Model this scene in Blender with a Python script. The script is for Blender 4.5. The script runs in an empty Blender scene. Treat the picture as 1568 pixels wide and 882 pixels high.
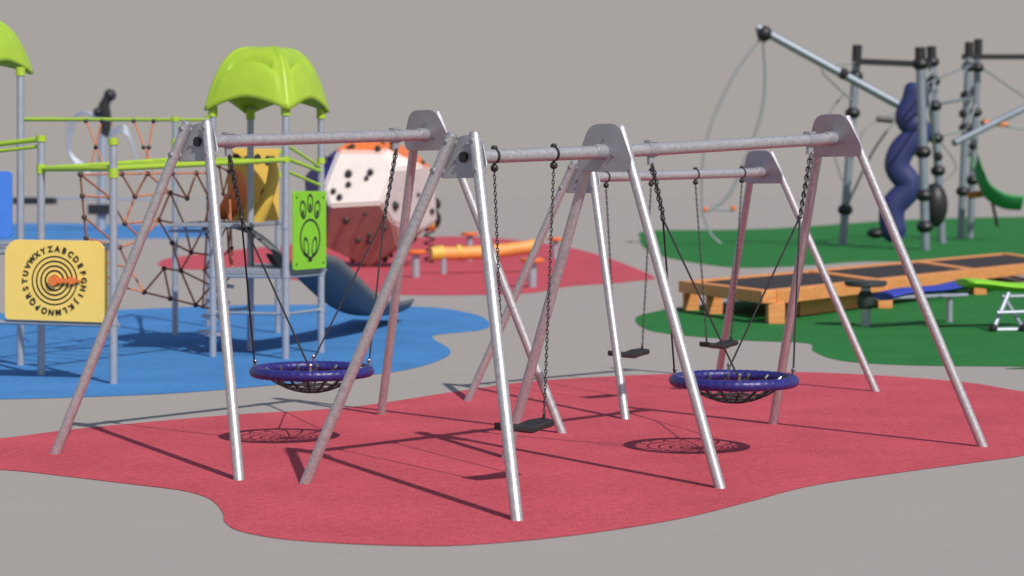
import bpy, math, random, bmesh
from mathutils import Vector, Matrix
random.seed(7)
sc=bpy.context.scene
sc.view_settings.view_transform='Standard'
sc.view_settings.look='None'
sc.view_settings.exposure=0
V=Vector
# ------------------------------------------------------------ materials
def new_mat(name):
    m=bpy.data.materials.new(name); m.use_nodes=True
    return m,m.node_tree.nodes,m.node_tree.links,m.node_tree.nodes['Principled BSDF']
def mat(name,col,rough=.5,metal=0.,spec=.5,noise=0.,nscale=20.,bump=0.,bscale=60.,dark=None,coat=0.):
    m,N,L,b=new_mat(name)
    b.inputs['Roughness'].default_value=rough
    b.inputs['Metallic'].default_value=metal
    b.inputs['Specular IOR Level'].default_value=spec
    b.inputs['Coat Weight'].default_value=coat
    tc=N.new('ShaderNodeTexCoord')
    if noise>0:
        n=N.new('ShaderNodeTexNoise'); n.inputs['Scale'].default_value=nscale; n.inputs['Detail'].default_value=6; n.inputs['Roughness'].default_value=.65
        L.new(tc.outputs['Object'],n.inputs['Vector'])
        r=N.new('ShaderNodeValToRGB'); L.new(n.outputs['Fac'],r.inputs[0])
        r.color_ramp.elements[0].position=.32; r.color_ramp.elements[1].position=.68
        lo=dark if dark else tuple(c*(1-noise) for c in col)
        hi=tuple(min(1,c*(1+noise*.6)) for c in col)
        r.color_ramp.elements[0].color=(*lo,1); r.color_ramp.elements[1].color=(*hi,1)
        L.new(r.outputs[0],b.inputs['Base Color'])
        mr=N.new('ShaderNodeMapRange'); mr.inputs[3].default_value=max(0,rough-.1); mr.inputs[4].default_value=min(1,rough+.12)
        L.new(n.outputs['Fac'],mr.inputs[0]); L.new(mr.outputs[0],b.inputs['Roughness'])
    else: b.inputs['Base Color'].default_value=(*col,1)
    if bump>0:
        n2=N.new('ShaderNodeTexNoise'); n2.inputs['Scale'].default_value=bscale; n2.inputs['Detail'].default_value=4
        L.new(tc.outputs['Object'],n2.inputs['Vector'])
        bp=N.new('ShaderNodeBump'); bp.inputs['Strength'].default_value=bump; bp.inputs['Distance'].default_value=.01
        L.new(n2.outputs['Fac'],bp.inputs['Height']); L.new(bp.outputs[0],b.inputs['Normal'])
    return m
def galv(name,base=.47):
    m,N,L,b=new_mat(name)
    tc=N.new('ShaderNodeTexCoord')
    v=N.new('ShaderNodeTexVoronoi'); v.inputs['Scale'].default_value=110
    n=N.new('ShaderNodeTexNoise'); n.inputs['Scale'].default_value=30; n.inputs['Detail'].default_value=5
    L.new(tc.outputs['Object'],v.inputs['Vector']); L.new(tc.outputs['Object'],n.inputs['Vector'])
    sep=N.new('ShaderNodeSeparateColor'); L.new(v.outputs['Color'],sep.inputs[0])
    mx=N.new('ShaderNodeMath'); mx.operation='MULTIPLY_ADD'; mx.inputs[1].default_value=.45
    L.new(sep.outputs[0],mx.inputs[0]); L.new(n.outputs['Fac'],mx.inputs[2])
    r=N.new('ShaderNodeValToRGB'); L.new(mx.outputs[0],r.inputs[0])
    r.color_ramp.elements[0].position=.35; r.color_ramp.elements[0].color=(base*.84,base*.84,base*.89,1)
    r.color_ramp.elements[1].position=1.0; r.color_ramp.elements[1].color=(base*1.20,base*1.20,base*1.25,1)
    L.new(r.outputs[0],b.inputs['Base Color'])
    mr=N.new('ShaderNodeMapRange'); mr.inputs[3].default_value=.38; mr.inputs[4].default_value=.52
    L.new(mx.outputs[0],mr.inputs[0]); L.new(mr.outputs[0],b.inputs['Roughness'])
    b.inputs['Metallic'].default_value=.6
    return m
def rubber(name,c,spk=.45):
    m,N,L,b=new_mat(name)
    tc=N.new('ShaderNodeTexCoord')
    n=N.new('ShaderNodeTexNoise'); n.inputs['Scale'].default_value=60; n.inputs['Detail'].default_value=2; n.inputs['Roughness'].default_value=.8
    n4=N.new('ShaderNodeTexNoise'); n4.inputs['Scale'].default_value=14; n4.inputs['Detail'].default_value=8; n4.inputs['Roughness'].default_value=.85
    n3=N.new('ShaderNodeTexNoise'); n3.inputs['Scale'].default_value=1.1; n3.inputs['Detail'].default_value=6
    for q in(n,n3,n4): L.new(tc.outputs['Object'],q.inputs['Vector'])
    av=N.new('ShaderNodeMath'); av.operation='ADD'; L.new(n.outputs['Fac'],av.inputs[0]); L.new(n4.outputs['Fac'],av.inputs[1])
    hf=N.new('ShaderNodeMath'); hf.operation='MULTIPLY'; hf.inputs[1].default_value=.5; L.new(av.outputs[0],hf.inputs[0])
    r=N.new('ShaderNodeValToRGB'); L.new(hf.outputs[0],r.inputs[0])
    e=r.color_ramp.elements
    e[0].position=.36; e[0].color=(*[x*(1-spk) for x in c],1)
    e[1].position=.66; e[1].color=(*[min(1,x*(1+spk*.5)+.10*spk) for x in c],1)
    k=e.new(.5); k.color=(*c,1)
    mul=N.new('ShaderNodeMix'); mul.data_type='RGBA'; mul.blend_type='MULTIPLY'; mul.inputs[0].default_value=1
    mr=N.new('ShaderNodeMapRange'); mr.inputs[1].default_value=.3; mr.inputs[2].default_value=.7; mr.inputs[3].default_value=.88; mr.inputs[4].default_value=1.08
    L.new(n3.outputs['Fac'],mr.inputs[0])
    L.new(r.outputs[0],mul.inputs[6]); L.new(mr.outputs[0],mul.inputs[7]); L.new(mul.outputs[2],b.inputs['Base Color'])
    b.inputs['Roughness'].default_value=.9; b.inputs['Specular IOR Level'].default_value=.15
    bp=N.new('ShaderNodeBump'); bp.inputs['Strength'].default_value=.4; bp.inputs['Distance'].default_value=.004
    L.new(hf.outputs[0],bp.inputs['Height']); L.new(bp.outputs[0],b.inputs['Normal'])
    return m
def wood(name):
    m,N,L,b=new_mat(name)
    tc=N.new('ShaderNodeTexCoord'); mp=N.new('ShaderNodeMapping'); mp.inputs['Rotation'].default_value=(0,0,-math.radians(60)); mp.inputs['Scale'].default_value=(.6,9,9)
    n=N.new('ShaderNodeTexNoise'); n.inputs['Scale'].default_value=2.2; n.inputs['Detail'].default_value=6
    L.new(tc.outputs['Object'],mp.inputs[0]); L.new(mp.outputs[0],n.inputs['Vector'])
    r=N.new('ShaderNodeValToRGB'); L.new(n.outputs['Fac'],r.inputs[0])
    r.color_ramp.elements[0].position=.3; r.color_ramp.elements[0].color=(.60,.21,.06,1)
    r.color_ramp.elements[1].position=.7; r.color_ramp.elements[1].color=(.84,.38,.13,1)
    L.new(r.outputs[0],b.inputs['Base Color']); b.inputs['Roughness'].default_value=.6
    return m
STEEL=galv('galvanised_steel')
PLATE=mat('plate_steel',(.40,.41,.45),.42,.45,noise=.10,nscale=8)
POST=mat('aluminium_post',(.42,.47,.55),.4,.45,noise=.08,nscale=12)
FARP=mat('painted_tube',(.26,.31,.37),.45,.4,noise=.1,nscale=3)
BLACK=mat('black_plastic',(.02,.02,.024),.45,noise=.3,nscale=30)
KNOT=mat('brown_knot',(.07,.035,.03),.6)
RUBB=mat('black_rubber',(.018,.018,.02),.6,bump=.3,bscale=80)
CHAIN=mat('chain_steel',(.07,.07,.075),.45,.6,noise=.3,nscale=60)
ROPE=mat('dark_rope',(.03,.03,.035),.8,bump=.5,bscale=150)
BOLT=mat('bolt_steel',(.35,.35,.38),.3,.9)
NESTB=mat('blue_nest_rope',(.028,.026,.20),.36,noise=.3,nscale=25,bump=.3,bscale=45)
LIME=mat('lime_plastic',(.38,.58,.045),.42,noise=.06,nscale=4)
LIMEP=mat('lime_panel',(.24,.62,.03),.45,noise=.05,nscale=5)
YEL=mat('yellow_panel',(.92,.68,.17),.5,noise=.04,nscale=4)
YEL2=mat('yellow_plastic',(.72,.48,.08),.5,noise=.05,nscale=4)
ORA=mat('orange_plastic',(.80,.20,.05),.5,noise=.08,nscale=6)
BLUEP=mat('blue_panel',(.06,.22,.75),.45,noise=.06,nscale=5)
RUST=mat('rust_rope',(.66,.23,.11),.85,noise=.15,nscale=30)
GROPE=mat('grey_rope',(.30,.33,.35),.8,noise=.1,nscale=10)
SLIDE=mat('slide_plastic',(.15,.165,.18),.6,spec=.25,noise=.08,nscale=5)
DECK=mat('deck_plate',(.30,.33,.38),.55,noise=.15,nscale=30)
WHITE=mat('white_wall',(.78,.74,.70),.55,noise=.06,nscale=3)
MAROON=mat('brown_wall',(.40,.25,.22),.7,spec=.2,noise=.14,nscale=3)
GREYW=mat('grey_wall',(.50,.46,.46),.6,noise=.1,nscale=3)
NAVY=mat('navy_wall',(.03,.035,.24),.5,noise=.1,nscale=3)
NAVY2=mat('navy_plastic',(.028,.038,.15),.45,noise=.1,nscale=3)
BPAD=mat('blue_pad_plastic',(.04,.06,.42),.45,noise=.1,nscale=6)
GREENP=mat('green_plastic',(.05,.32,.11),.45,noise=.08,nscale=3)
WOOD=wood('larch_wood')
MAT_=mat('trampoline_mat',(.03,.024,.022),.7,noise=.2,nscale=10)
GROUND=mat('concrete_paving',(.380,.355,.335),1.,spec=0.,noise=.025,nscale=1.4,bump=.12,bscale=30)
RED=rubber('red_rubber',(.55,.085,.115))
BLU=rubber('blue_rubber',(.065,.24,.55),.35)
GRN=rubber('green_rubber',(.022,.185,.042),.4)
# ------------------------------------------------------------ mesh builder
class MB:
    def __init__(s): s.v=[];s.f=[]
    def add(s,vs,fs):
        o=len(s.v); s.v+=[tuple(x) for x in vs]; s.f+=[tuple(i+o for i in f) for f in fs]
    def ring(s,c,a,b,r,n):
        return [c+a*(r*math.cos(2*math.pi*i/n))+b*(r*math.sin(2*math.pi*i/n)) for i in range(n)]
    def path(s,pts,r,n=12,closed=False,flat=None):
        pts=[V(p) for p in pts]; m=len(pts); vs=[]; fs=[]
        rs=r if isinstance(r,(list,tuple)) else [r]*m
        rs=list(rs)+[rs[-1]]*(m-len(rs))
        prev=None
        for i,p in enumerate(pts):
            if closed: t=pts[(i+1)%m]-pts[i-1]
            else: t=pts[min(i+1,m-1)]-pts[max(i-1,0)]
            t.normalize()
            if prev is None:
                up=V((0,0,1)) if abs(t.z)<.9 else V((0,1,0))
                a=t.cross(up).normalized()
            else:
                a=prev-t*prev.dot(t)
                a.normalize()
            prev=a; b=t.cross(a)
            if flat: vs+=[p+a*(rs[i]*flat[0]*math.cos(2*math.pi*k/n))+b*(rs[i]*flat[1]*math.sin(2*math.pi*k/n)) for k in range(n)]
            else: vs+=s.ring(p,a,b,rs[i],n)
        cnt=m if closed else m-1
        for i in range(cnt):
            for k in range(n):
                j=(i+1)%m
                fs.append((i*n+k,i*n+(k+1)%n,j*n+(k+1)%n,j*n+k))
        if not closed:
            fs.append(tuple(reversed(range(n)))); fs.append(tuple((m-1)*n+k for k in range(n)))
        s.add(vs,fs); return s
    def tube(s,a,b,r,n=14): return s.path([a,b],r,n)
    def sphere(s,c,r,n=10,sc=(1,1,1)):
        c=V(c);vs=[];fs=[];h=n//2+1
        for i in range(1,h):
            ph=math.pi*i/h
            for k in range(n):
                th=2*math.pi*k/n
                vs.append(c+V((r*sc[0]*math.sin(ph)*math.cos(th),r*sc[1]*math.sin(ph)*math.sin(th),r*sc[2]*math.cos(ph))))
        for i in range(h-2):
            for k in range(n): fs.append((i*n+k,(i+1)*n+k,(i+1)*n+(k+1)%n,i*n+(k+1)%n))
        vs.append(c+V((0,0,r*sc[2])));vs.append(c-V((0,0,r*sc[2])))
        T=len(vs)-2
        for k in range(n):
            fs.append((T,k,(k+1)%n)); fs.append((T+1,(h-2)*n+(k+1)%n,(h-2)*n+k))
        s.add(vs,fs); return s
    def prism(s,poly,ext):
        n=len(poly);vs=[V(p) for p in poly]+[V(p)+ext for p in poly]
        fs=[tuple(reversed(range(n))),tuple(range(n,2*n))]+[(i,(i+1)%n,n+(i+1)%n,n+i) for i in range(n)]
        s.add(vs,fs); return s
    def box(s,c,ax,ay,az):
        c=V(c);ax=V(ax);ay=V(ay);az=V(az)
        return s.prism([c-ax-ay-az,c+ax-ay-az,c+ax+ay-az,c-ax+ay-az],az*2)
    def loft(s,rows,closed=False):
        n=len(rows[0]);vs=[];fs=[]
        for r in rows: vs+=r
        for i in range(len(rows)-1):
            for k in range(n if closed else n-1):
                fs.append((i*n+k,i*n+(k+1)%n,(i+1)*n+(k+1)%n,(i+1)*n+k))
        s.add(vs,fs); return s
class Thing:
    def __init__(s,name,loc):
        s.e=bpy.data.objects.new(name,None); s.e.location=loc; s.loc=V(loc); s.e.empty_display_size=.2
        bpy.context.collection.objects.link(s.e)
    def part(s,name,mb,m,bevel=0,smooth=True,solid=0):
        me=bpy.data.meshes.new(name)
        me.from_pydata([tuple(V(v)-s.loc) for v in mb.v],[],mb.f); me.update()
        ms=m if isinstance(m,(list,tuple)) else [m]
        for x in ms: me.materials.append(x)
        if smooth:
            me.shade_smooth()
            me.set_sharp_from_angle(angle=math.radians(35))
        o=bpy.data.objects.new(name,me); bpy.context.collection.objects.link(o); o.parent=s.e
        if solid:
            q=o.modifiers.new('s','SOLIDIFY');q.thickness=solid;q.offset=0
        if bevel:
            q=o.modifiers.new('b','BEVEL');q.width=bevel;q.segments=2;q.limit_method='ANGLE';q.angle_limit=math.radians(50)
        return o
def rounded(corners,r,n=5):
    out=[];m=len(corners)
    for i in range(m):
        p=V(corners[i]);a=(V(corners[i-1])-p);b=(V(corners[(i+1)%m])-p)
        rr=r[i] if isinstance(r,(list,tuple)) else r
        rr=min(rr,a.length*.45,b.length*.45)
        p0=p+a.normalized()*rr;p1=p+b.normalized()*rr
        for k in range(n+1):
            t=k/n; out.append(p0*(1-t)**2+p*2*t*(1-t)+p1*t*t)
    return out
def spline(pts,n=6,closed=True):
    out=[];m=len(pts)
    for i in range(m if closed else m-1):
        g=lambda j:V(pts[j%m]) if closed else V(pts[max(0,min(m-1,j))])
        p0,p1,p2,p3=g(i-1),g(i),g(i+1),g(i+2)
        for k in range(n):
            t=k/n
            out.append(.5*((2*p1)+(p2-p0)*t+(2*p0-5*p1+4*p2-p3)*t*t+(3*p1-p0-3*p2+p3)*t**3))
    if not closed: out.append(V(pts[-1]))
    return out
def sheet(name,poly,z,m):
    me=bpy.data.meshes.new(name)
    me.from_pydata([(p[0],p[1],0) for p in poly],[],[tuple(range(len(poly)))]); me.update()
    if me.polygons[0].normal.z<0: me.flip_normals()
    me.materials.append(m)
    o=bpy.data.objects.new(name,me); o.location.z=z; bpy.context.collection.objects.link(o); return o
# ------------------------------------------------------------ ground
sheet('ground',[(-6000,-300),(6000,-300),(6000,9000),(-6000,9000)],0,GROUND)
red=[(-5.4,15.1),(-4.61,15.9),(-4.20,16.05),(-3.66,16.77),(-2.57,17.77),(-1.90,18.15),(-1.39,18.60),(-.56,19.91),(.25,21.03),(1.57,21.80),(3.07,22.12),(4.02,21.72),(4.84,20.88),(5.20,19.91),(5.9,18.6),(5.6,16.5),(4.54,15.72),(3.92,15.0),(3.49,14.64),(2.63,13.95),(2.04,13.42),(1.56,12.76),(1.03,12.06),(.37,11.48),(-.24,11.16),(-.68,11.14),(-1.26,11.31),(-1.60,11.60),(-1.75,11.94),(-1.82,12.31),(-1.98,12.84),(-2.22,13.21),(-2.63,13.51),(-3.17,13.89),(-3.72,14.22),(-4.6,14.4)]
blue=[(-6.28,19.0),(-5.0,19.14),(-3.80,19.52),(-3.03,20.04),(-2.0,21.18),(-1.22,22.37),(-.83,23.99),(-.81,25.41),(-1.08,27.15),(-1.07,28.04),(-.43,29.14),(-.37,30.95),(-.71,33.18),(-1.69,35.14),(-4.58,35.77),(-6.68,34.33),(-8.67,33.18),(-10.88,33.18),(-11.5,26),(-9,20)]
blue2=[(-25.9,87.9),(-21.21,87.9),(-17.63,90.56),(-14.59,96.41),(-18.5,119.59),(-24.54,132.9),(-32.47,142.41),(-37,138),(-42,110)]
red2=[(-10.56,58.58),(-10.81,65.66),(-8.41,83.01),(-2.70,96.41),(1.94,78),(3.48,50.63),(2.80,45.6),(1.23,42.98),(.21,39.82),(-2.15,39.3),(-3.56,42.07),(-4.96,45.95),(-7.45,51.5),(-9.4,53.82)]
green2=[(5.92,90.56),(8.12,112.81),(15.79,119.59),(34.12,166.19),(52.14,190),(70,190),(60,80),(20.27,68),(17.95,66.5),(12.67,59.75),(10.57,59.16),(7.6,54.81),(5.83,55.32),(4.89,67.9)]
green=[(2.0,31.77),(2.42,33.56),(3.1,34.93),(4.55,37.33),(6.94,40.36),(11.48,43.93),(20,44),(20,24),(6.88,22.54),(5.96,22.8),(4.72,22.97),(3.98,23.61),(3.86,25.09),(3.97,26.43),(3.12,27.03),(2.07,28.72)]
sheet('red_rubber_surface',spline([(*p,0) for p in red]),.004,RED)
sheet('blue_rubber_surface',spline([(*p,0) for p in blue]),.004,BLU)
sheet('blue_rubber_surface',spline([(*p,0) for p in blue2]),.004,BLU)
sheet('red_rubber_surface',spline([(*p,0) for p in red2]),.004,RED)
sheet('green_rubber_surface',spline([(*p,0) for p in green2]),.004,GRN)
sheet('green_rubber_surface',spline([(*p,0) for p in green]),.004,GRN)
# ------------------------------------------------------------ swings
def chain(mb,a,b,link=.038,r=.0038,w=.009):
    a=V(a);b=V(b);L=(b-a).length;n=max(2,int(L/(link*.72)));t=(b-a).normalized()
    u=t.cross(V((0.3,1,0))).normalized();v=t.cross(u)
    for i in range(n):
        c=a+(b-a)*((i+.5)/n); s=u if i%2 else v
        pts=[]
        for k in range(8):
            an=2*math.pi*k/8
            pts.append(c+t*(link*.5*math.cos(an))+s*(w*math.sin(an)))
        mb.path(pts,r,5,closed=True)
def swing_set(ox,oy,th,frames,nests,seats):
    d=V((math.cos(th),math.sin(th),0)); n=V((d.y,-d.x,0)); Z=V((0,0,1))
    W,SP,T_=1.0646,.5374,.113
    S=Thing('swing_set',(ox,oy,0))
    C=V((ox,oy,0))
    def bz(o):
        for i in range(len(frames)-1):
            a,b=frames[i],frames[i+1]
            if o<=b[0] or i==len(frames)-2:
                return a[2]+(b[2]-a[2])*(o-a[0])/(b[0]-a[0])
    leg=MB();caps=MB();plates=MB();bolts=MB();beam=MB();coll=MB();hub=MB()
    for fi,(o,h,zb,kind) in enumerate(frames):
        side=-1 if kind<0 else 1
        sp=SP*kind
        def P(a,b,off=0):
            return C+d*(o+sp*b/h+off)+n*a+Z*(h-b)
        for sd in(-1,1):
            k=(W-T_)/h
            p0=P(sd*T_,0,side*.052); p1=P(sd*W,h+.01,side*.03)
            leg.tube(p0,p1,.0385,24)
            t=(p0-p1).normalized()
            caps.path([p0-t*.002,p0+t*.012],[.040,.036],20)
            for b in(.045,.24):
                a=sd*(T_+b*k)
                q=P(a,b,side*.052)
                bolts.path([q+d*side*.03,q+d*side*.052],.014,8)
                coll.path([q-d*side*.052,q+d*side*.043],.024,10)
        tb=-.035 if kind>=0 else -.0; hw=.15 if kind>=0 else .125
        bw=.27 if kind>=0 else .235; bb=.31 if kind>=0 else .29
        cs=[P(-hw,tb,-.006),P(hw,tb,-.006),P(bw,bb*.72,-.006),P(bw*.93,bb,-.006),P(-bw*.93,bb,-.006),P(-bw,bb*.72,-.006)]
        plates.prism(rounded(cs,[.09,.09,.06,.05,.05,.06]),d*.012)
        z=h-zb
        q=P(0,z)
        if kind<0:
            hub.path([q-d*.008,q-d*.03],.036,20)
            coll.path([q+d*.006,q+d*.10],.058,24)
        elif kind>0:
            hub.path([q+d*.008,q+d*.03],.036,20)
            coll.path([q-d*.006,q-d*.11],.057,24)
        else:
            coll.path([q-d*.11,q-d*.006],.057,24); coll.path([q+d*.006,q+d*.11],.057,24)
        for (aa,b2) in((-.09,z+.03),(.09,z+.03),(0,z-.09)):
            qq=P(aa,b2); bolts.path([qq-d*.02,qq+d*.02],.009,8)
    for i in range(len(frames)-1):
        a,b=frames[i],frames[i+1]
        za=a[1]-a[2];zb2=b[1]-b[2]
        pa=C+d*(a[0]+SP*a[3]*za/a[1]+.01)+Z*a[2]; pb=C+d*(b[0]+SP*b[3]*zb2/b[1]-.01)+Z*b[2]
        beam.tube(pa,pb,.048,28)
    S.part('legs',leg,STEEL);S.part('leg_caps',caps,PLATE);S.part('end_plates',plates,PLATE,bevel=.004)
    S.part('bolts',bolts,BOLT);S.part('beams',beam,STEEL);S.part('collars',coll,PLATE,bevel=.003);S.part('hub_caps',hub,BLACK)
    ch=MB();hang=MB();rp=MB();hm=MB();st=MB()
    def hanger(o,big):
        z=bz(o); q=C+d*o+Z*z
        if big:
            hm.path([q+d*(-.05),q+d*.05],.054,24)
            hm.box(q-Z*.075,d*.03,n*.012,Z*.04); hm.path([q-Z*.10-n*.03,q-Z*.10+n*.03],.013,10)
            hm.box(q+Z*.058,d*.045,n*.03,Z*.008)
            return q-Z*.12
        hang.sphere(q+Z*.056,.024,12,(1,1,.8)); hang.path([q+Z*.06,q-Z*.07],.010,8)
        hang.path([q-d*.012,q+d*.012],.0505,24)
        hang.sphere(q-Z*.080,.028,12)
        return q-Z*.10
    for (o1,o2,sz,so) in seats:
        c=C+d*so+Z*sz; hl=.22
        rows=[]
        for i in range(17):
            x=-1+2*i/16
            wv=.09*(1-.22*abs(x)**5); p=c+d*(hl*x)+Z*(.030*x*x-.006*math.cos(x*6))
            th_=.026
            rows.append([p-n*wv-Z*th_*.7,p-n*wv+Z*th_*.6,p-n*wv*.88+Z*th_,p+n*wv*.88+Z*th_*.8,p+n*wv+Z*th_*.4,p+n*wv-Z*th_*.7,p+n*wv*.8-Z*th_,p-n*wv*.8-Z*th_])
        st.loft(rows,True); st.add(rows[0],[tuple(range(8))]); st.add(rows[-1],[tuple(reversed(range(8)))])
        for oo,x in((o1,-1),(o2,1)):
            h0=hanger(oo,False); e=c+d*(hl*.86*x)+Z*.06
            chain(ch,h0,e)
            hang.path([e+Z*.02,e-Z*.05],.011,8); hang.box(e-Z*.035,d*.02,n*.02,Z*.010)
    if seats: S.part('flat_seats',st,RUBB,bevel=.004)
    tor=MB();net=MB();fit=MB()
    for (o1,o2,nc,nz) in nests:
        c=C+d*nc+Z*nz; R=.455
        N_=288
        pts=[c+V((R*math.cos(2*math.pi*k/N_),R*math.sin(2*math.pi*k/N_),0)) for k in range(N_)]
        tor.path(pts,[.0425+.0014*math.sin(k*math.pi/3) for k in range(N_)],16,closed=True)
        dep=.16
        def bowl(rr): return -.01-dep*(1-(rr/.40)**2)
        for rr in(.07,.14,.21,.28,.345):
            net.path([c+V((rr*math.cos(2*math.pi*k/16),rr*math.sin(2*math.pi*k/16),bowl(rr)+(0.008 if k%2 else 0))) for k in range(16)],.0085,5,closed=True)
        for k in range(16):
            an=2*math.pi*k/16; dv=V((math.cos(an),math.sin(an),0))
            net.path([c+dv*rr+Z*bowl(rr) for rr in(.0,.07,.14,.21,.28,.345,.40)],.0085,5)
            fit.path([c+dv*.385-Z*.012,c+dv*.42+Z*.012],.013,8)
            net.path([c+dv*.40+Z*bowl(.40),c+dv*.345+V((-dv.y,dv.x,0))*.13*.5+Z*bowl(.345)],.007,5)
        ang=[th+math.radians(a) for a in(135,-135,45,-45)]
        lp=[c+V((math.cos(a)*R,math.sin(a)*R,.05)) for a in ang]
        for oo,sg,idx in((o1,1,(0,1)),(o2,-1,(2,3))):
            h0=hanger(oo,True)
            rg=C+d*(oo+.13*sg)+Z*(1.82)
            chain(ch,h0,rg,.046,.005,.012); chain(ch,h0+n*.02,rg+n*.01+Z*.02,.046,.005,.012)
            ch.sphere(rg,.020,10)
            for i in idx:
                rp.tube(rg,lp[i],.0075,6)
        for p in lp:
            fit.path([p-Z*.1,p+Z*.03],.012,8); fit.sphere(p+Z*.03,.018,8); fit.box(p-Z*.045,V((.02,0,0)),V((0,.02,0)),Z*.02)
    if nests:
        S.part('nest_ring',tor,NESTB); S.part('nest_net',net,ROPE); S.part('nest_fittings',fit,BOLT); S.part('nest_ropes',rp,ROPE); S.part('nest_hangers',hm,PLATE)
    S.part('chains',ch,CHAIN)
    if seats: S.part('hangers',hang,BLACK)
swing_set(-2.346,14.8349,.8614,[(0,2.5416,2.40,-1),(2.4425,2.6882,2.51,1)],[(.2625,2.10,1.14,.587)],[])
swing_set(-.2889,13.1649,.7610,[(0,2.3992,2.25,-1),(1.3151,2.4741,2.305,0),(3.9768,2.6199,2.455,1)],[(1.812,3.697,2.755,.572)],[(.2333,.803,.39,.518)])
swing_set(.708,18.606,.7460,[(0,2.3062,2.164,-1),(2.5309,2.4288,2.234,1)],[],[(.264,.893,.451,.578),(1.543,2.253,.47,1.898)])
# ------------------------------------------------------------ canopy
def canopy(T,name,c,e1,e2,half,H):
    mb=MB();N_=80;rows=[]
    c=V(c);e1=V((*e1,0)).normalized();e2=V((*e2,0)).normalized()
    sm=lambda x:max(0,min(1,x))**2*(3-2*max(0,min(1,x)))
    for i in range(N_+1):
        row=[]
        for j in range(N_+1):
            u=-1+2*i/N_;v=-1+2*j/N_
            au,av=abs(u),abs(v);r=max(au,av);t=min(au,av)/max(r,1e-6)
            E=.22*H*(1-t**1.5)
            z=E*sm(r*1.1)+(H-E*sm(r*1.1))*(1-r**3.6)
            g=abs(au-av)
            z+=.025*math.exp(-(g/.06)**2)*sm(r*1.6)
            arc=.66+.18*t*t
            z-=.09*math.exp(-((r-arc)/.035)**2)*(1-sm((t-.58)/.12))
            z+=.03*sm((r-arc-.05)/.05)*(1-sm((r-.93)/.05))*(1-sm((t-.7)/.15))
            kk=1-.06*(t**4)*r
            row.append(c+e1*(u*half*kk)+e2*(v*half*kk)+V((0,0,z)))
        rows.append(row)
    mb.loft(rows)
    T.part(name,mb,LIME,solid=.025)
# ------------------------------------------------------------ climbing tower (left)
e1=(.94,-.34);e2=(.34,.94);c0=V((-3.06,24.53,0))
def CT(a,b,z=0): return c0+V((e1[0]*a+e2[0]*b,e1[1]*a+e2[1]*b,z))
T=Thing('climbing_tower',c0)
canopy(T,'canopy_roof',CT(0,0,3.02),e1,e2,.61,.82)
posts=MB();sleeve=MB();capb=MB()
P1,P2,P3,P4=CT(-.5,-.5),CT(.5,-.5),CT(.5,.5),CT(-.5,.5)
for p in(P1,P2,P3,P4):
    posts.tube(p,p+V((0,0,3.12)),.044,18); sleeve.tube(p+V((0,0,2.97)),p+V((0,0,3.1)),.058,18)
    sleeve.tube(p+V((0,0,2.40)),p+V((0,0,2.47)),.052,18)
    for z in(.55,1.02,1.62): capb.tube(p+V((0,0,z-.03)),p+V((0,0,z+.03)),.053,16)
extra=[((-4.22,20.74),2.58),((-5.22,21.72),2.64),((-4.80,27.91),3.1),((-4.62,29.86),3.2),((-3.40,28.44),2.65)]
for (x,y),h in extra:
    posts.tube((x,y,0),(x,y,h),.043,18); sleeve.tube((x,y,h-.05),(x,y,h+.02),.054,18); sleeve.tube((x,y,h-.40),(x,y,h-.3),.052,18)
    capb.tube((x,y,.62),(x,y,.68),.052,16)
T.part('posts',posts,POST);T.part('post_sleeves',sleeve,LIME);T.part('post_clamps',capb,POST)
rails=MB()
def rail(a,b,r=.03): rails.tube(a,b,r,12)
rail((-5.77,23,2.89),(-4.62,29.86,3.15),.026);rail((-4.8,27.91,2.98),(-4.62,29.86,3.02),.022)
A0,A1=V((-4.22,20.74,2.28)),P2+V((0,0,2.43)); B0,B1=V((-5.22,21.72,2.29)),P1+V((0,0,2.47))
rail(A0,A1);rail(B0,B1);rail(V((-4.22,20.74,2.28)),V((-5.22,21.72,2.29)))
for i in range(1,8):
    t=i/8; rail(A0.lerp(A1,t),B0.lerp(B1,t),.02)
rail((-6.3,22.2,2.52),(-5.22,21.72,2.62));rail((-6.3,22.2,2.44),(-5.25,21.74,2.54),.02)
rail(P1+V((0,0,2.3)),(-4.62,29.86,2.7),.022);rail(P1+V((0,0,2.0)),(-4.62,29.86,2.9),.018)
rail(P2+V((0,0,2.45)),P3+V((0,0,2.30)),.025);rail(P2+V((0,0,2.30)),P3+V((0,0,2.12)),.02)
rail(P2+V((0,0,2.62)),P3+V((0,0,2.35)),.02)
T.part('green_rails',rails,LIME)
dk=MB()
def slab(pts,z,t,mbx): mbx.prism([V((p[0],p[1],z)) for p in pts],V((0,0,t)))
slab([P1,P2,P3,P4],1.02,.07,dk)
slab([P1+V((-.55,.1,0)),P1+V((.3,-.1,0)),P4+V((.3,1.2,0)),P4+V((-.9,1.5,0))],1.60,.05,dk)
slab([P4,P3,P3+V((.1,1.0,0)),P4+V((-.1,1.0,0))],1.021,.069,dk)
T.part('decks',dk,DECK,bevel=.01)
st=MB()
for i in range(5):
    st.box(CT(-.62,.15,.25+.2*i)+V((-.05*(5-i),0,0)),V((.10,.02,0)),V((-.1,.28,0)),V((0,0,.02)))
for p,q in((P1,P2),(P2,P3),(P1,P4)):
    for z in(.55,1.0): st.tube(p+V((0,0,z)),q+V((0,0,z)),.02,10)
st.tube(P1+V((0,0,1.55)),P1+V((-.62,.5,1.55)),.022,10)
T.part('steps_and_bars',st,POST)
sl2=MB().loft([[P1+V((.1+x,.6,1.60-.5*t*t-.02*t)) + V((.75*t,-.1*t,0)) + V((0,y,0)) for x,y in((0,0),(0,.5))] for t in [i/8 for i in range(9)]])
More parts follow.
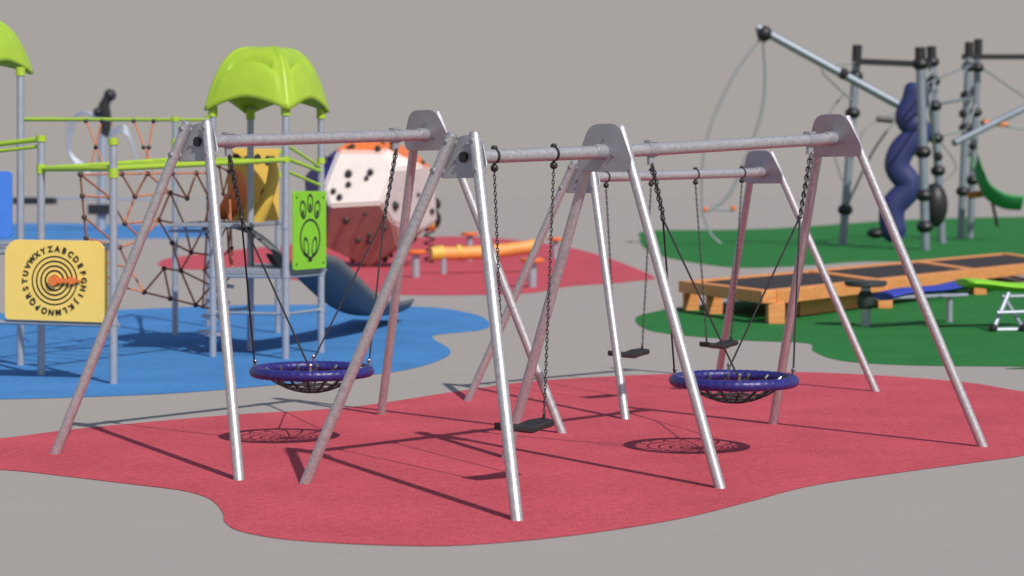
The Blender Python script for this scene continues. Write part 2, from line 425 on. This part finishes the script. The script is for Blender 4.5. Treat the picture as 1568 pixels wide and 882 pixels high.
T.part('ramp',sl2,SLIDE,solid=.04)
def panel(T,name,a,b,z0,z1,m,th=.02,r=.06):
    a=V((a[0],a[1],0));b=V((b[0],b[1],0));w=(b-a).normalized();nn=V((w.y,-w.x,0))
    cs=[a+V((0,0,z0)),b+V((0,0,z0)),b+V((0,0,z1)),a+V((0,0,z1))]
    mb=MB().prism(rounded(cs,r),nn*th); T.part(name,mb,m,bevel=.004)
    return a,w,nn
a,w,nn=panel(T,'green_panel',P2.lerp(P3,.07)+V((.05,-.03,0)),P2.lerp(P3,.98)+V((.05,-.03,0)),1.08,2.05,LIMEP,.03,.03)
dec=MB();F0=nn*.034
def dot(x,z,rx,rz,ang=0,ring=0):
    n_=24;out=[];inn=[]
    for k in range(n_):
        an=2*math.pi*k/n_;px=rx*math.cos(an);pz=rz*math.sin(an)
        R_=lambda s:(px*s*math.cos(ang)-pz*s*math.sin(ang),px*s*math.sin(ang)+pz*s*math.cos(ang))
        q=R_(1);out.append(a+F0+w*(x+q[0])+V((0,0,z+q[1])))
        q=R_(1-ring);inn.append(a+F0+w*(x+q[0])+V((0,0,z+q[1])))
    if ring: dec.loft([out,inn],True)
    else: dec.add(out,[tuple(range(n_))])
for x,z,an in((.24,1.82,.3),(.44,1.90,0),(.64,1.82,-.3)):
    dot(x,z,.085,.12,an,.28); dot(x,z-.04,.03,.04,an)
dot(.44,1.46,.29,.25,0,.11)
dot(.33,1.36,.07,.13,.3,.3);dot(.56,1.36,.07,.13,-.3,.3);dot(.44,1.20,.06,.03,0,0)
for x in(.06,.82):
    for z in(1.15,1.97): dot(x,z,.018,.018)
T.part('panel_cutouts',dec,BLACK,smooth=False)
a,w,nn=panel(T,'yellow_panel',(-3.78,26.0),(-3.12,26.2),1.66,2.62,YEL2,.03,.03)
F0=nn*.034
dec=MB()
for x,z in((.12,2.48),(.26,2.46),(.40,2.48),(.54,2.46)): dot(x,z,.05,.07,0,0)
dot(.5,2.0,.06,.1)
T.part('yellow_panel_holes',dec,BLACK,smooth=False)
ob=MB()
ob.path(spline([(-3.80,25.7,1.70),(-3.66,25.6,1.85),(-3.55,25.6,2.1),(-3.62,25.7,2.32)],5,False),[.12,.15,.18,.2,.22,.23,.23,.22,.21,.2,.19,.18,.16,.14,.12,.1],16,flat=(1,.25))
T.part('orange_climbing_shell',ob,ORA)
ob=MB().path(spline([(-3.35,25.6,1.65),(-3.2,25.55,1.95),(-3.12,25.6,2.25),(-3.15,25.7,2.5)],4,False),[.10,.10,.10,.09,.09,.08,.08,.08,.08,.07,.06,.05,.04],14)
T.part('yellow_climbing_shell',ob,YEL2)
def slide(T,name,pts,wd,hgt,m,pw=3.2):
    pts=spline(pts,6,False);rows=[]
    for i,p in enumerate(pts):
        t=pts[min(i+1,len(pts)-1)]-pts[max(i-1,0)];t.z=0;t.normalize();s=V((t.y,-t.x,0));row=[]
        for k in range(19):
            x=-1+2*k/18
            row.append(p+s*(wd*x*(1-.05*abs(x)))+V((0,0,hgt*abs(x)**pw)))
        rows.append(row)
    mb=MB().loft(rows);T.part(name,mb,m,solid=.03)
slide(T,'slide',[(-2.75,24.95,1.05),(-2.62,25.5,.97),(-2.48,26.3,.74),(-2.36,27.4,.48),(-2.24,28.6,.28),(-2.1,29.8,.18),(-1.96,31.2,.15)],.42,.20,SLIDE,4)
def net(T,name,corner,nx,nz,warp,rr=.012,nr=.028,mr=RUST,seed=1):
    rnd=random.Random(seed);A,B,Cc,D=[V(p) for p in corner]
    g={}
    for i in range(nx+1):
        for j in range(nz+1):
            s,t=(i+(.5 if j%2 and 0<i<nx else 0))/nx,j/nz
            p=A.lerp(B,s).lerp(D.lerp(Cc,s),t)
            if not(i in(0,nx) or j in(0,nz)): p=p+V((rnd.uniform(-1,1),rnd.uniform(-1,1)*.4,rnd.uniform(-1,1)))*warp
            p.y+=.5*math.sin(min(1,s)*math.pi)*math.sin(t*math.pi)
            g[i,j]=p
    ro=MB();nd=MB();used=set()
    def E(a,b):
        if a in g and b in g: ro.tube(g[a],g[b],rr,6);used.add(a);used.add(b)
    for (i,j) in g:
        if j in(0,nz) or (i+2*j)%3!=0: E((i,j),(i+1,j))
        if i in(0,nx): E((i,j),(i,j+1))
        elif (i+j)%2==0: E((i,j),(i,j+1))
        if j%2==0: E((i,j),(i-1,j+1))
        elif (i+j)%3: E((i,j),(i+1,j+1))
    for k_ in used: nd.sphere(g[k_],nr,8)
    T.part(name,ro,mr);T.part(name+'_knots',nd,KNOT)
net(T,'climbing_net',[(-5.3,24.6,.95),(-3.9,26.2,.45),(-4.1,26.4,2.3),(-5.2,23.6,2.25)],5,5,.09,rr=.014,nr=.036,seed=3)
net(T,'climbing_net_side',[(-4.15,26.3,.5),(-3.55,24.9,1.0),(-3.6,24.9,2.3),(-4.1,26.6,2.45)],2,4,.05,seed=5)
rp=MB();nd=MB()
for x0,x1 in((-5.35,-5.1),(-5.15,-5.3),(-4.75,-4.5),(-4.5,-4.62)):
    y=24.6;rp.tube((x0,y,2.95),(x1,y,2.3),.011,6);nd.sphere((x0,y,2.93),.03,8);nd.sphere(((x0+x1)/2,y,2.6),.03,8)
T.part('hanging_ropes',rp,RUST);T.part('hanging_rope_knots',nd,BLACK)
# ------------------------------------------------------------ alphabet board
T=Thing('alphabet_board',(-4.9,21,0))
A_=V((-5.46,21.12,0));B_=V((-4.30,20.86,0));w=(B_-A_).normalized();nn=V((w.y,-w.x,0))
cs=[A_+V((0,0,.66)),B_+V((0,0,.64)),B_+V((0,0,1.40)),B_+V((0,0,1.51))-w*.10,A_+V((0,0,1.52))+w*.10,A_+V((0,0,1.42))]
T.part('board',MB().prism(rounded(cs,.05),nn*.02),YEL,bevel=.004)
br=MB()
br.tube(A_+V((0,.03,.63))-w*.2,B_+V((0,.03,.61))+w*.12,.026,12);br.tube(A_+V((0,.03,1.47))-w*.15,B_+V((0,.03,1.47))+w*.12,.018,10)
br.tube(A_-w*.2+V((0,.03,0)),A_-w*.2+V((0,.03,1.6)),.045,16)
for z in(.70,1.44):
    br.box(B_+w*.02+V((0,0,z)),w*.05,nn*.02,V((0,0,.035)))
T.part('support_bars',br,POST)
cen=A_.lerp(B_,.49)+V((0,0,1.085))+nn*.024
rg=MB()
for ro_,ri in((.265,.250),(.215,.198),(.165,.147),(.115,.095),(.062,.04)):
    o_=[cen+w*(ro_*math.cos(2*math.pi*k/48))+V((0,0,ro_*math.sin(2*math.pi*k/48))) for k in range(48)]
    i_=[cen+w*(ri*math.cos(2*math.pi*k/48))+V((0,0,ri*math.sin(2*math.pi*k/48))) for k in range(48)]
    rg.loft([o_,i_],True)
T.part('dial_rings',rg,BLACK,smooth=False)
ar=MB();q=cen+nn*.012
ar.prism([q+w*x+V((0,0,z)) for x,z in((-.05,-.035),(.18,-.02),(.18,-.045),(.32,0),(.18,.045),(.18,.02),(-.05,.035))],nn*.018)
ar.path([q-nn*.01,q+nn*.035],.055,20)
T.part('pointer',ar,ORA)
letters='ABCDEFGHIJKLMNOPQRSTUVWXYZ'
for i,chh in enumerate(letters):
    an=math.radians(90-6-i*360/26)
    cu=bpy.data.curves.new('letter_'+chh,'FONT');cu.body=chh;cu.size=.086;cu.align_x='CENTER';cu.align_y='CENTER';cu.extrude=.003;cu.offset=.002
    o=bpy.data.objects.new('letter_'+chh,cu);bpy.context.collection.objects.link(o)
    p=cen+w*(.338*math.cos(an))+V((0,0,.338*math.sin(an)))+nn*.004
    rot=an-math.pi/2
    xa=w*math.cos(rot)+V((0,0,1))*math.sin(rot);ya=-w*math.sin(rot)+V((0,0,1))*math.cos(rot);za=nn
    M=Matrix((xa,ya,za)).transposed().to_4x4();M.translation=p-T.loc
    o.parent=T.e;o.matrix_local=M;cu.materials.append(BLACK)
# ------------------------------------------------------------ second tower (left edge)
T=Thing('climbing_tower',(-6.4,23.5,0))
canopy(T,'canopy_roof',(-6.58,23.5,3.45),e1,e2,.62,.68)
ps=MB();sl=MB()
for x,y in((-5.77,23.0),(-6.9,23.0),(-6.4,24.1),(-7.2,24.2)):
    ps.tube((x,y,0),(x,y,3.5),.044,16);sl.tube((x,y,3.4),(x,y,3.5),.055,16)
T.part('posts',ps,POST);T.part('post_sleeves',sl,LIME)
panel(T,'blue_panel',(-6.6,22.95),(-5.85,22.95),1.5,2.28,BLUEP,.03)
T.part('deck',MB().prism([V((-6.9,23,1.3)),V((-5.8,23,1.3)),V((-6.3,24.1,1.3)),V((-7.1,24.2,1.3))],V((0,0,.07))),DECK)
# ------------------------------------------------------------ spinning climber far left
Y=115.;T=Thing('rope_spinner_mast',(-24.1,Y,0))
g=MB();k=MB()
g.tube((-24.1,Y,0),(-24.0,Y,5.6),.28,12)
for s in(0,1):
    g.path(spline([(-25.7-s*.3,Y,6.4),(-26.0,Y,4.6),(-25.0,Y,3.4+s*.3),(-24.1,Y,3.3)],6,False),.10,8)
    g.path(spline([(-23.9,Y,5.4),(-22.8,Y,5.8+s*.3),(-22.2,Y,4.6),(-21.9,Y,3.0)],6,False),.08,8)
g.tube((-28,Y,1.9),(-21,Y,1.8),.06,8);g.path(spline([(-26,Y,6.4),(-25.2,Y,6.9),(-24.2,Y,6.6)],6,False),.09,8)
k.path([(-23.9,Y,5.5),(-23.8,Y,6.4),(-23.95,Y,7.3),(-23.6,Y,8.1)],[.28,.32,.34,.2],10)
k.sphere((-23.6,Y,7.9),.38,10);k.sphere((-24.3,Y,6.9),.3,10);k.box((-28,Y,1.7),(1.2,0,0),(0,.4,0),(0,0,.2));k.box((-24.2,Y,1.2),(.6,0,0),(0,.5,0),(0,0,.3))
T.part('mast_and_hoops',g,POST);T.part('black_grips',k,BLACK)
# ------------------------------------------------------------ climbing polyhedron
T=Thing('climbing_boulder',(-4.0,55.3,0))
phi=(1+5**.5)/2
base=[]
for s1 in(-1,1):
    for s2 in(-1,1):
        base+=[V((0,s1*phi,s2)),V((s1*phi,s2,0)),V((s1,0,s2*phi))]
base=[f.normalized() for f in base]
rotm=Matrix.Rotation(math.radians(-9),3,'Z')@Matrix.Rotation(math.radians(-3),3,'Y')@Matrix.Rotation(math.radians(5),3,'X')
def colour(b):
    x,y,z=[round(q*1.9021/1.0,1) for q in b]
    if y<-1.2: return 0 if z>0 else 3
    if y<0 and abs(x)>1.2: return 2 if x<0 else 4
    if z>1.2: return 1
    if z<-1.2: return 3 if x>0 else 2
    return 4
fd=[rotm@f for f in base];cols=[colour(b) for b in base]
dist=[1.60]*12
# flat orange lid facets over the front upper edges, as on the real climbing rock
for nv,dd_,cc in((V((-.10,-.62,.86)),1.72,1),(V((.55,-.55,.72)),1.76,0),(V((-.62,-.62,.50)),1.76,2),(V((.62,-.62,-.35)),1.78,3)):
    fd.append(nv.normalized());cols.append(cc);dist.append(dd_)
bm=bmesh.new();bmesh.ops.create_cube(bm,size=8)
for f,di in zip(fd,dist):
    bmesh.ops.bisect_plane(bm,geom=bm.verts[:]+bm.edges[:]+bm.faces[:],plane_co=f*di,plane_no=f,clear_outer=True)
    ed=[e for e in bm.edges if e.is_boundary]
    if ed: bmesh.ops.contextual_create(bm,geom=ed)
bmesh.ops.bevel(bm,geom=bm.edges[:],offset=.05,segments=2,affect='EDGES')
bmesh.ops.recalc_face_normals(bm,faces=bm.faces[:])
me=bpy.data.meshes.new('facets')
for m_ in [WHITE,ORA,NAVY,MAROON,GREYW]: me.materials.append(m_)
for f in bm.faces:
    f.material_index=cols[max(range(len(fd)),key=lambda i:fd[i].dot(f.normal))]
cz=1.92
rnd=random.Random(4);hb=MB();ctr=V((-4.0,55.3,cz))
for f in list(bm.faces):
    if f.calc_area()<.35 or f.normal.y>.3: continue
    c_=f.calc_center_median();vs_=[v.co.copy() for v in f.verts]
    for _ in range(6 if f.calc_area()>1.2 else 3):
        i_=rnd.randrange(len(vs_));p=c_.lerp(vs_[i_].lerp(vs_[(i_+1)%len(vs_)],rnd.random()),rnd.uniform(.15,.82))
        hb.sphere(ctr+p+f.normal*.03,rnd.uniform(.05,.11),8,(1,.8,1.2))
bm.to_mesh(me);bm.free()
o=bpy.data.objects.new('facets',me);bpy.context.collection.objects.link(o);o.parent=T.e;o.location=(0,0,cz)
T.part('climbing_holds',hb,BLACK)
# ------------------------------------------------------------ things on the far red surface
T=Thing('spring_rider',(-2.45,58,0))
k=MB();k.sphere((-2.45,58,1.3),.36,12);k.sphere((-2.3,58,1.75),.2,10);k.path(spline([(-2.45+.15*math.cos(i*1.2),58+.15*math.sin(i*1.2),i*.045) for i in range(22)],2,False),.03,6)
y=MB();y.path([(-2.62,57.8,1.25),(-2.3,57.8,1.3)],.33,12);T.part('body',k,BLACK);T.part('belly',y,YEL)
T=Thing('balance_log',(-.6,50,0))
lg=MB()
P0,P1_=V((-1.95,50,.52)),V((.65,50.8,.70))
lg.path([P0.lerp(P1_,i/30)+V((0,0,-.06*math.sin(math.pi*i/30))) for i in range(31)],.175,16)
T.part('orange_roller',lg,mat('orange_roller',(.82,.36,.09),.5,noise=.15,nscale=3))
en=MB();dd=(P1_-P0).normalized()
en.path([P0-dd*.12,P0+dd*.2],[.18,.20],14);en.path([P0+dd*.55,P0+dd*.66],.183,14)
T.part('yellow_collars',en,YEL2)
lgp=MB();lgp.tube((-1.75,50,0),(-1.75,50,.5),.08,10);lgp.tube((.5,50.8,0),(.5,50.8,.65),.08,10);T.part('legs',lgp,POST)
for x,y_,z in((-2.35,47.8,.66),(-1.30,60,.86),(1.37,62,.66),(.44,42.7,.62)):
    T=Thing('stepping_stool',(x,y_,0))
    T.part('seat',MB().path([(x,y_,z-.09),(x,y_,z-.06),(x,y_,z),(x,y_,z+.02)],[.20,.26,.26,.22],20),ORA)
    T.part('post',MB().tube((x,y_,0),(x,y_,z-.09),.10,12),POST)
# ------------------------------------------------------------ trampoline platform
T=Thing('trampoline_platform',(5,34,0))
A_,B_,C_,D_=V((3.0,34,0)),V((3.99,30.4,0)),V((12.3,44.5,0)),V((12.7,50.5,0))
zt=.52
fr=MB()
def bl(s,t): return A_.lerp(D_,s).lerp(B_.lerp(C_,s),t)
def beamq(p,q,z0,z1,hw):
    t=(q-p).normalized();s=V((-t.y,t.x,0))*hw
    fr.prism([p-s+V((0,0,z0)),q-s+V((0,0,z0)),q+s+V((0,0,z0)),p+s+V((0,0,z0))],V((0,0,z1-z0)))
beamq(A_,B_,zt-.2,zt,.12);beamq(B_+V((.05,.25,0)),C_,zt-.22,zt-.003,.14);beamq(A_+V((.15,.1,0)),D_,zt-.2,zt-.004,.14)
beamq(D_,C_,zt-.2,zt,.14)
for s in(.30,.64): beamq(bl(s,.03),bl(s,.97),zt-.18,zt-.006,.16)
for p in(bl(0,0),bl(0,1),bl(.0,.30),bl(.3,1),bl(.64,1),bl(1,1),bl(.64,0),bl(1,0)):
    fr.box(p+V((.12,.18,.16)),(.13,0,0),(0,.16,0),(0,0,.165))
T.part('timber_frame',fr,WOOD,bevel=.012)
bx=MB();bx.prism([V((*bl(s,t).xy,.02)) for s,t in((.10,.50),(.10,.9),(.29,.9),(.29,.5))],V((0,0,.27)));T.part('spring_box',bx,WOOD)
mt=MB()
for s0,s1 in((.03,.27),(.33,.61),(.67,.97)):
    mt.prism([V((*bl(s,t).xy,zt-.05)) for s,t in((s0,.10),(s0,.88),(s1,.88),(s1,.10))],V((0,0,.03)))
T.part('jump_mats',mt,MAT_)
# ------------------------------------------------------------ fitness bench
T=Thing('fitness_bench',(6,30,0))
k=MB();x,y_=5.39,29.86
k.path([(x,y_,.61),(x,y_,.63),(x,y_,.69),(x,y_,.70)],[.26,.32,.32,.28],24);k.path([(x,y_,.27),(x,y_,.33),(x,y_,.47),(x,y_,.55)],[.09,.13,.13,.07],16)
T.part('turntable',k,mat('dark_grey_disc',(.045,.055,.055),.6,noise=.2,nscale=8))
f_=MB();f_.tube((x,y_,0),(x,y_,.6),.075,16);f_.tube((5.4,29.9,.42),(7.2,31,.42),.035,10);f_.tube((6.9,30.9,0),(6.9,30.9,.45),.05,12)
T.part('posts',f_,POST)
b_=MB();b_.path(spline([(5.55,29.3,.49),(5.9,29.5,.55),(6.5,29.9,.57),(7.0,30.3,.64)],5,False),.24,16,flat=(1,.25));T.part('blue_pad',b_,BPAD)
T=Thing('exercise_bench',(7.3,29,0))
b_=MB();b_.path(spline([(6.72,29.2,.70),(7.0,29.3,.68),(7.5,29.5,.62),(8.2,29.8,.61)],5,False),[.2]+[.27]*14+[.22],16,flat=(1,.26));T.part('green_pad',b_,LIMEP)
f_=MB()
f_.tube((7.05,28.7,.03),(7.35,29.0,.55),.035,10);f_.tube((7.05,28.7,.03),(8.2,28.9,.03),.035,10);f_.tube((7.5,28.7,.03),(7.3,29.1,.5),.03,10);f_.tube((7.1,28.7,.28),(8.2,28.9,.30),.03,10);f_.tube((7.25,29.0,.5),(8.2,29.3,.5),.03,10)
T.part('frame',f_,POST)
k=MB();k.sphere((7.05,28.7,.05),.07,8);k.sphere((7.5,28.7,.05),.07,8);T.part('feet',k,BLACK)
# ------------------------------------------------------------ rope climbing frame far right
T=Thing('rope_climbing_frame',(15,80,0))
g=MB();k=MB()
pa=(V((13.5,80,0)),V((14.1,80,7.9)));pb=(V((15.2,72,0)),V((15.0,72,7.2)));pc=(V((18.0,82,0)),V((17.55,82,8.0)))
pd=(V((20.6,90,0)),V((21.0,90,8.8)));pe=(V((21.5,92,0)),V((21.9,92,9.1)))
for p in(pa,pb,pc,pd,pe):
    g.tube(*p,.17,12);k.tube(p[0].lerp(p[1],.95),p[1]+V((0,0,.25)),.20,10)
for p,fs in((pa,(.18,.68,.87)),(pb,(.12,.28,.5,.95)),(pc,(.38,.55,.72,.85,.95)),(pd,(.25,.58,.75,.9)),(pe,(.3,.65,.88))):
    for f in fs: k.sphere(p[0].lerp(p[1],f),.32,10,(1,1,.8))
def bar(mb,a,b,r,n=8): mb.tube(V(a),V(b),r,n)
k.box((15.7,80.5,7.45),(1.75,1,0),(0,.1,0),(0,0,.12))
k.box((23.2,91,8.45),(2.3,0,0),(0,.1,0),(0,0,.12))
bar(g,(9.75,78,8.7),(15.7,78,5.45),.17,14);k.sphere((10.05,78,8.45),.32,10)
bar(g,(18.5,82,4.2),(26,86,7.6),.15,12);bar(g,(15.7,78,5.45),(21.2,90,6.5),.07);bar(g,(15,72,6),(21,90,8),.04)
k.sphere((13.2,78,6.85),.25,8);k.path([(14.7,79,5.1),(15.8,79,5.0)],.12,8)
for q in((16.6,81,5.4),(17.2,82,6.4),(19.8,86,5.6),(21.3,91,6.9),(22.2,92,5.4),(21.4,91,4.3),(17.4,80,3.6)): k.sphere(q,.2,8)
T.part('posts_and_beams',g,FARP);T.part('joints',k,BLACK)
r_=MB()
def rope(*p,r=.05): r_.path(spline(p,8,False),r,6)
rope((10.0,78,8.4),(8.9,78,6.9),(8.0,78,5.0),(7.6,78,3.2),(7.6,78,1.2),r=.075)
rope((10.0,78,8.4),(10.1,78,6.6),(9.9,78,5.1),(9.2,78,3.2),(8.6,78,2.0),(7.8,78,1.4),r=.075)
rope((7.6,78,1.3),(7.9,78,.5),(8.3,78,.1));rope((7.7,78,1.5),(8.8,78,1.4),r=.06)
rope((14.0,80,5.8),(12.5,79,7.1),(13.9,80,7.4));rope((13.6,80,2.9),(14.6,80,4.9),(17.5,82,5.9))
rope((13.55,80,1.3),(14.4,78,3.8),(15.6,78,5.4));rope((15.1,72,6.9),(17.8,82,3.2));rope((15.1,72,4.5),(17.7,82,6.8))
rope((15.6,78,5.4),(17.6,82,7.3));rope((17.7,82,5.6),(21.0,90,8.0));rope((17.8,82,4.5),(20.9,90,5.0));rope((20.9,90,6.4),(21.7,92,3.2));rope((20.7,90,4.4),(21.8,92,6.4))
rope((21.8,92,5.5),(25,95,5.2));rope((21.8,92,8.2),(26,95,6.0));rope((13.6,80,6.2),(12.9,80,5.0),(13.5,80,2.6));rope((20.7,90,2.4),(21.6,92,4.6));rope((17.9,82,2.5),(18.6,82,3.2),(18.0,82,4.2))
T.part('ropes',r_,GROPE)
w_=MB().path(spline([(15.75,76,6.35),(15.62,76,5.7),(15.35,76,5.0),(15.80,76,4.45),(15.15,76,3.8),(14.95,76,3.1),(15.40,76,2.35),(14.80,76,1.6),(14.75,76,.9),(14.95,76,.3)],6,False),[.32,.42,.48]+[.50]*49+[.42,.35],18,flat=(1,.7))
T.part('twisted_climbing_tube',w_,NAVY2)
k=MB();k.sphere((15.75,73,1.65),.62,14,(.8,.8,1.35));k.sphere((14.1,76,.55),.35,10,(1,1,.6));k.path([(22.3,90,.6),(22.0,90,2.0)],.08,8);T.part('net_ball',k,BLACK)
og=MB();og.path([(21.9,91,5.4),(23.0,91,5.3)],.12,8);og.path([(20.7,89,2.0),(21.4,89,2.1)],.16,8);og.sphere((7.7,78,1.45),.12,8);og.sphere((8.8,78,1.5),.12,8)
T.part('orange_grips',og,ORA)
slide(T,'green_slide',[(20.75,88,3.25),(20.95,88,2.6),(21.3,88,1.9),(22.0,88,1.45),(22.8,88,1.35)],.8,.65,GREENP,2.2)
# ------------------------------------------------------------ camera
cam=bpy.data.cameras.new('camera');co=bpy.data.objects.new('camera',cam);bpy.context.collection.objects.link(co)
co.location=(0,0,1.9902);co.rotation_euler=(math.radians(90),0,0)
cam.sensor_width=36;cam.lens=36*3000/1568;cam.shift_y=-141/1568
cam.clip_start=.1;cam.clip_end=20000
cam.dof.use_dof=True;cam.dof.focus_distance=14.6;cam.dof.aperture_fstop=1.8
sc.camera=co
# ------------------------------------------------------------ light
sd=V((.56,-.92,1.0)).normalized()
el=math.asin(sd.z);az=math.atan2(sd.x,sd.y)
L=bpy.data.lights.new('sun','SUN');L.energy=3.6;L.angle=math.radians(.5);L.color=(1,.93,.86)
lo=bpy.data.objects.new('sun',L);bpy.context.collection.objects.link(lo);lo.rotation_euler=(-sd).to_track_quat('-Z','Y').to_euler();lo.location=(8,-13,15)
Wd=bpy.data.worlds.new('World');sc.world=Wd;Wd.use_nodes=True
N=Wd.node_tree.nodes;Lk=Wd.node_tree.links;bg=N['Background'];bg.inputs['Strength'].default_value=.1
sky=N.new('ShaderNodeTexSky');sky.sky_type='NISHITA';sky.sun_disc=False;sky.sun_elevation=el;sky.sun_rotation=az
tc=N.new('ShaderNodeTexCoord');sx=N.new('ShaderNodeSeparateXYZ');Lk.new(tc.outputs['Generated'],sx.inputs[0])
mr=N.new('ShaderNodeMapRange');mr.interpolation_type='SMOOTHSTEP';mr.inputs[1].default_value=.15;mr.inputs[2].default_value=.5
Lk.new(sx.outputs['Z'],mr.inputs[0])
mx=N.new('ShaderNodeMix');mx.data_type='RGBA';Lk.new(mr.outputs[0],mx.inputs[0])
mx.inputs[6].default_value=(3.92,3.66,3.47,1);Lk.new(sky.outputs[0],mx.inputs[7])
Lk.new(mx.outputs[2],bg.inputs['Color'])
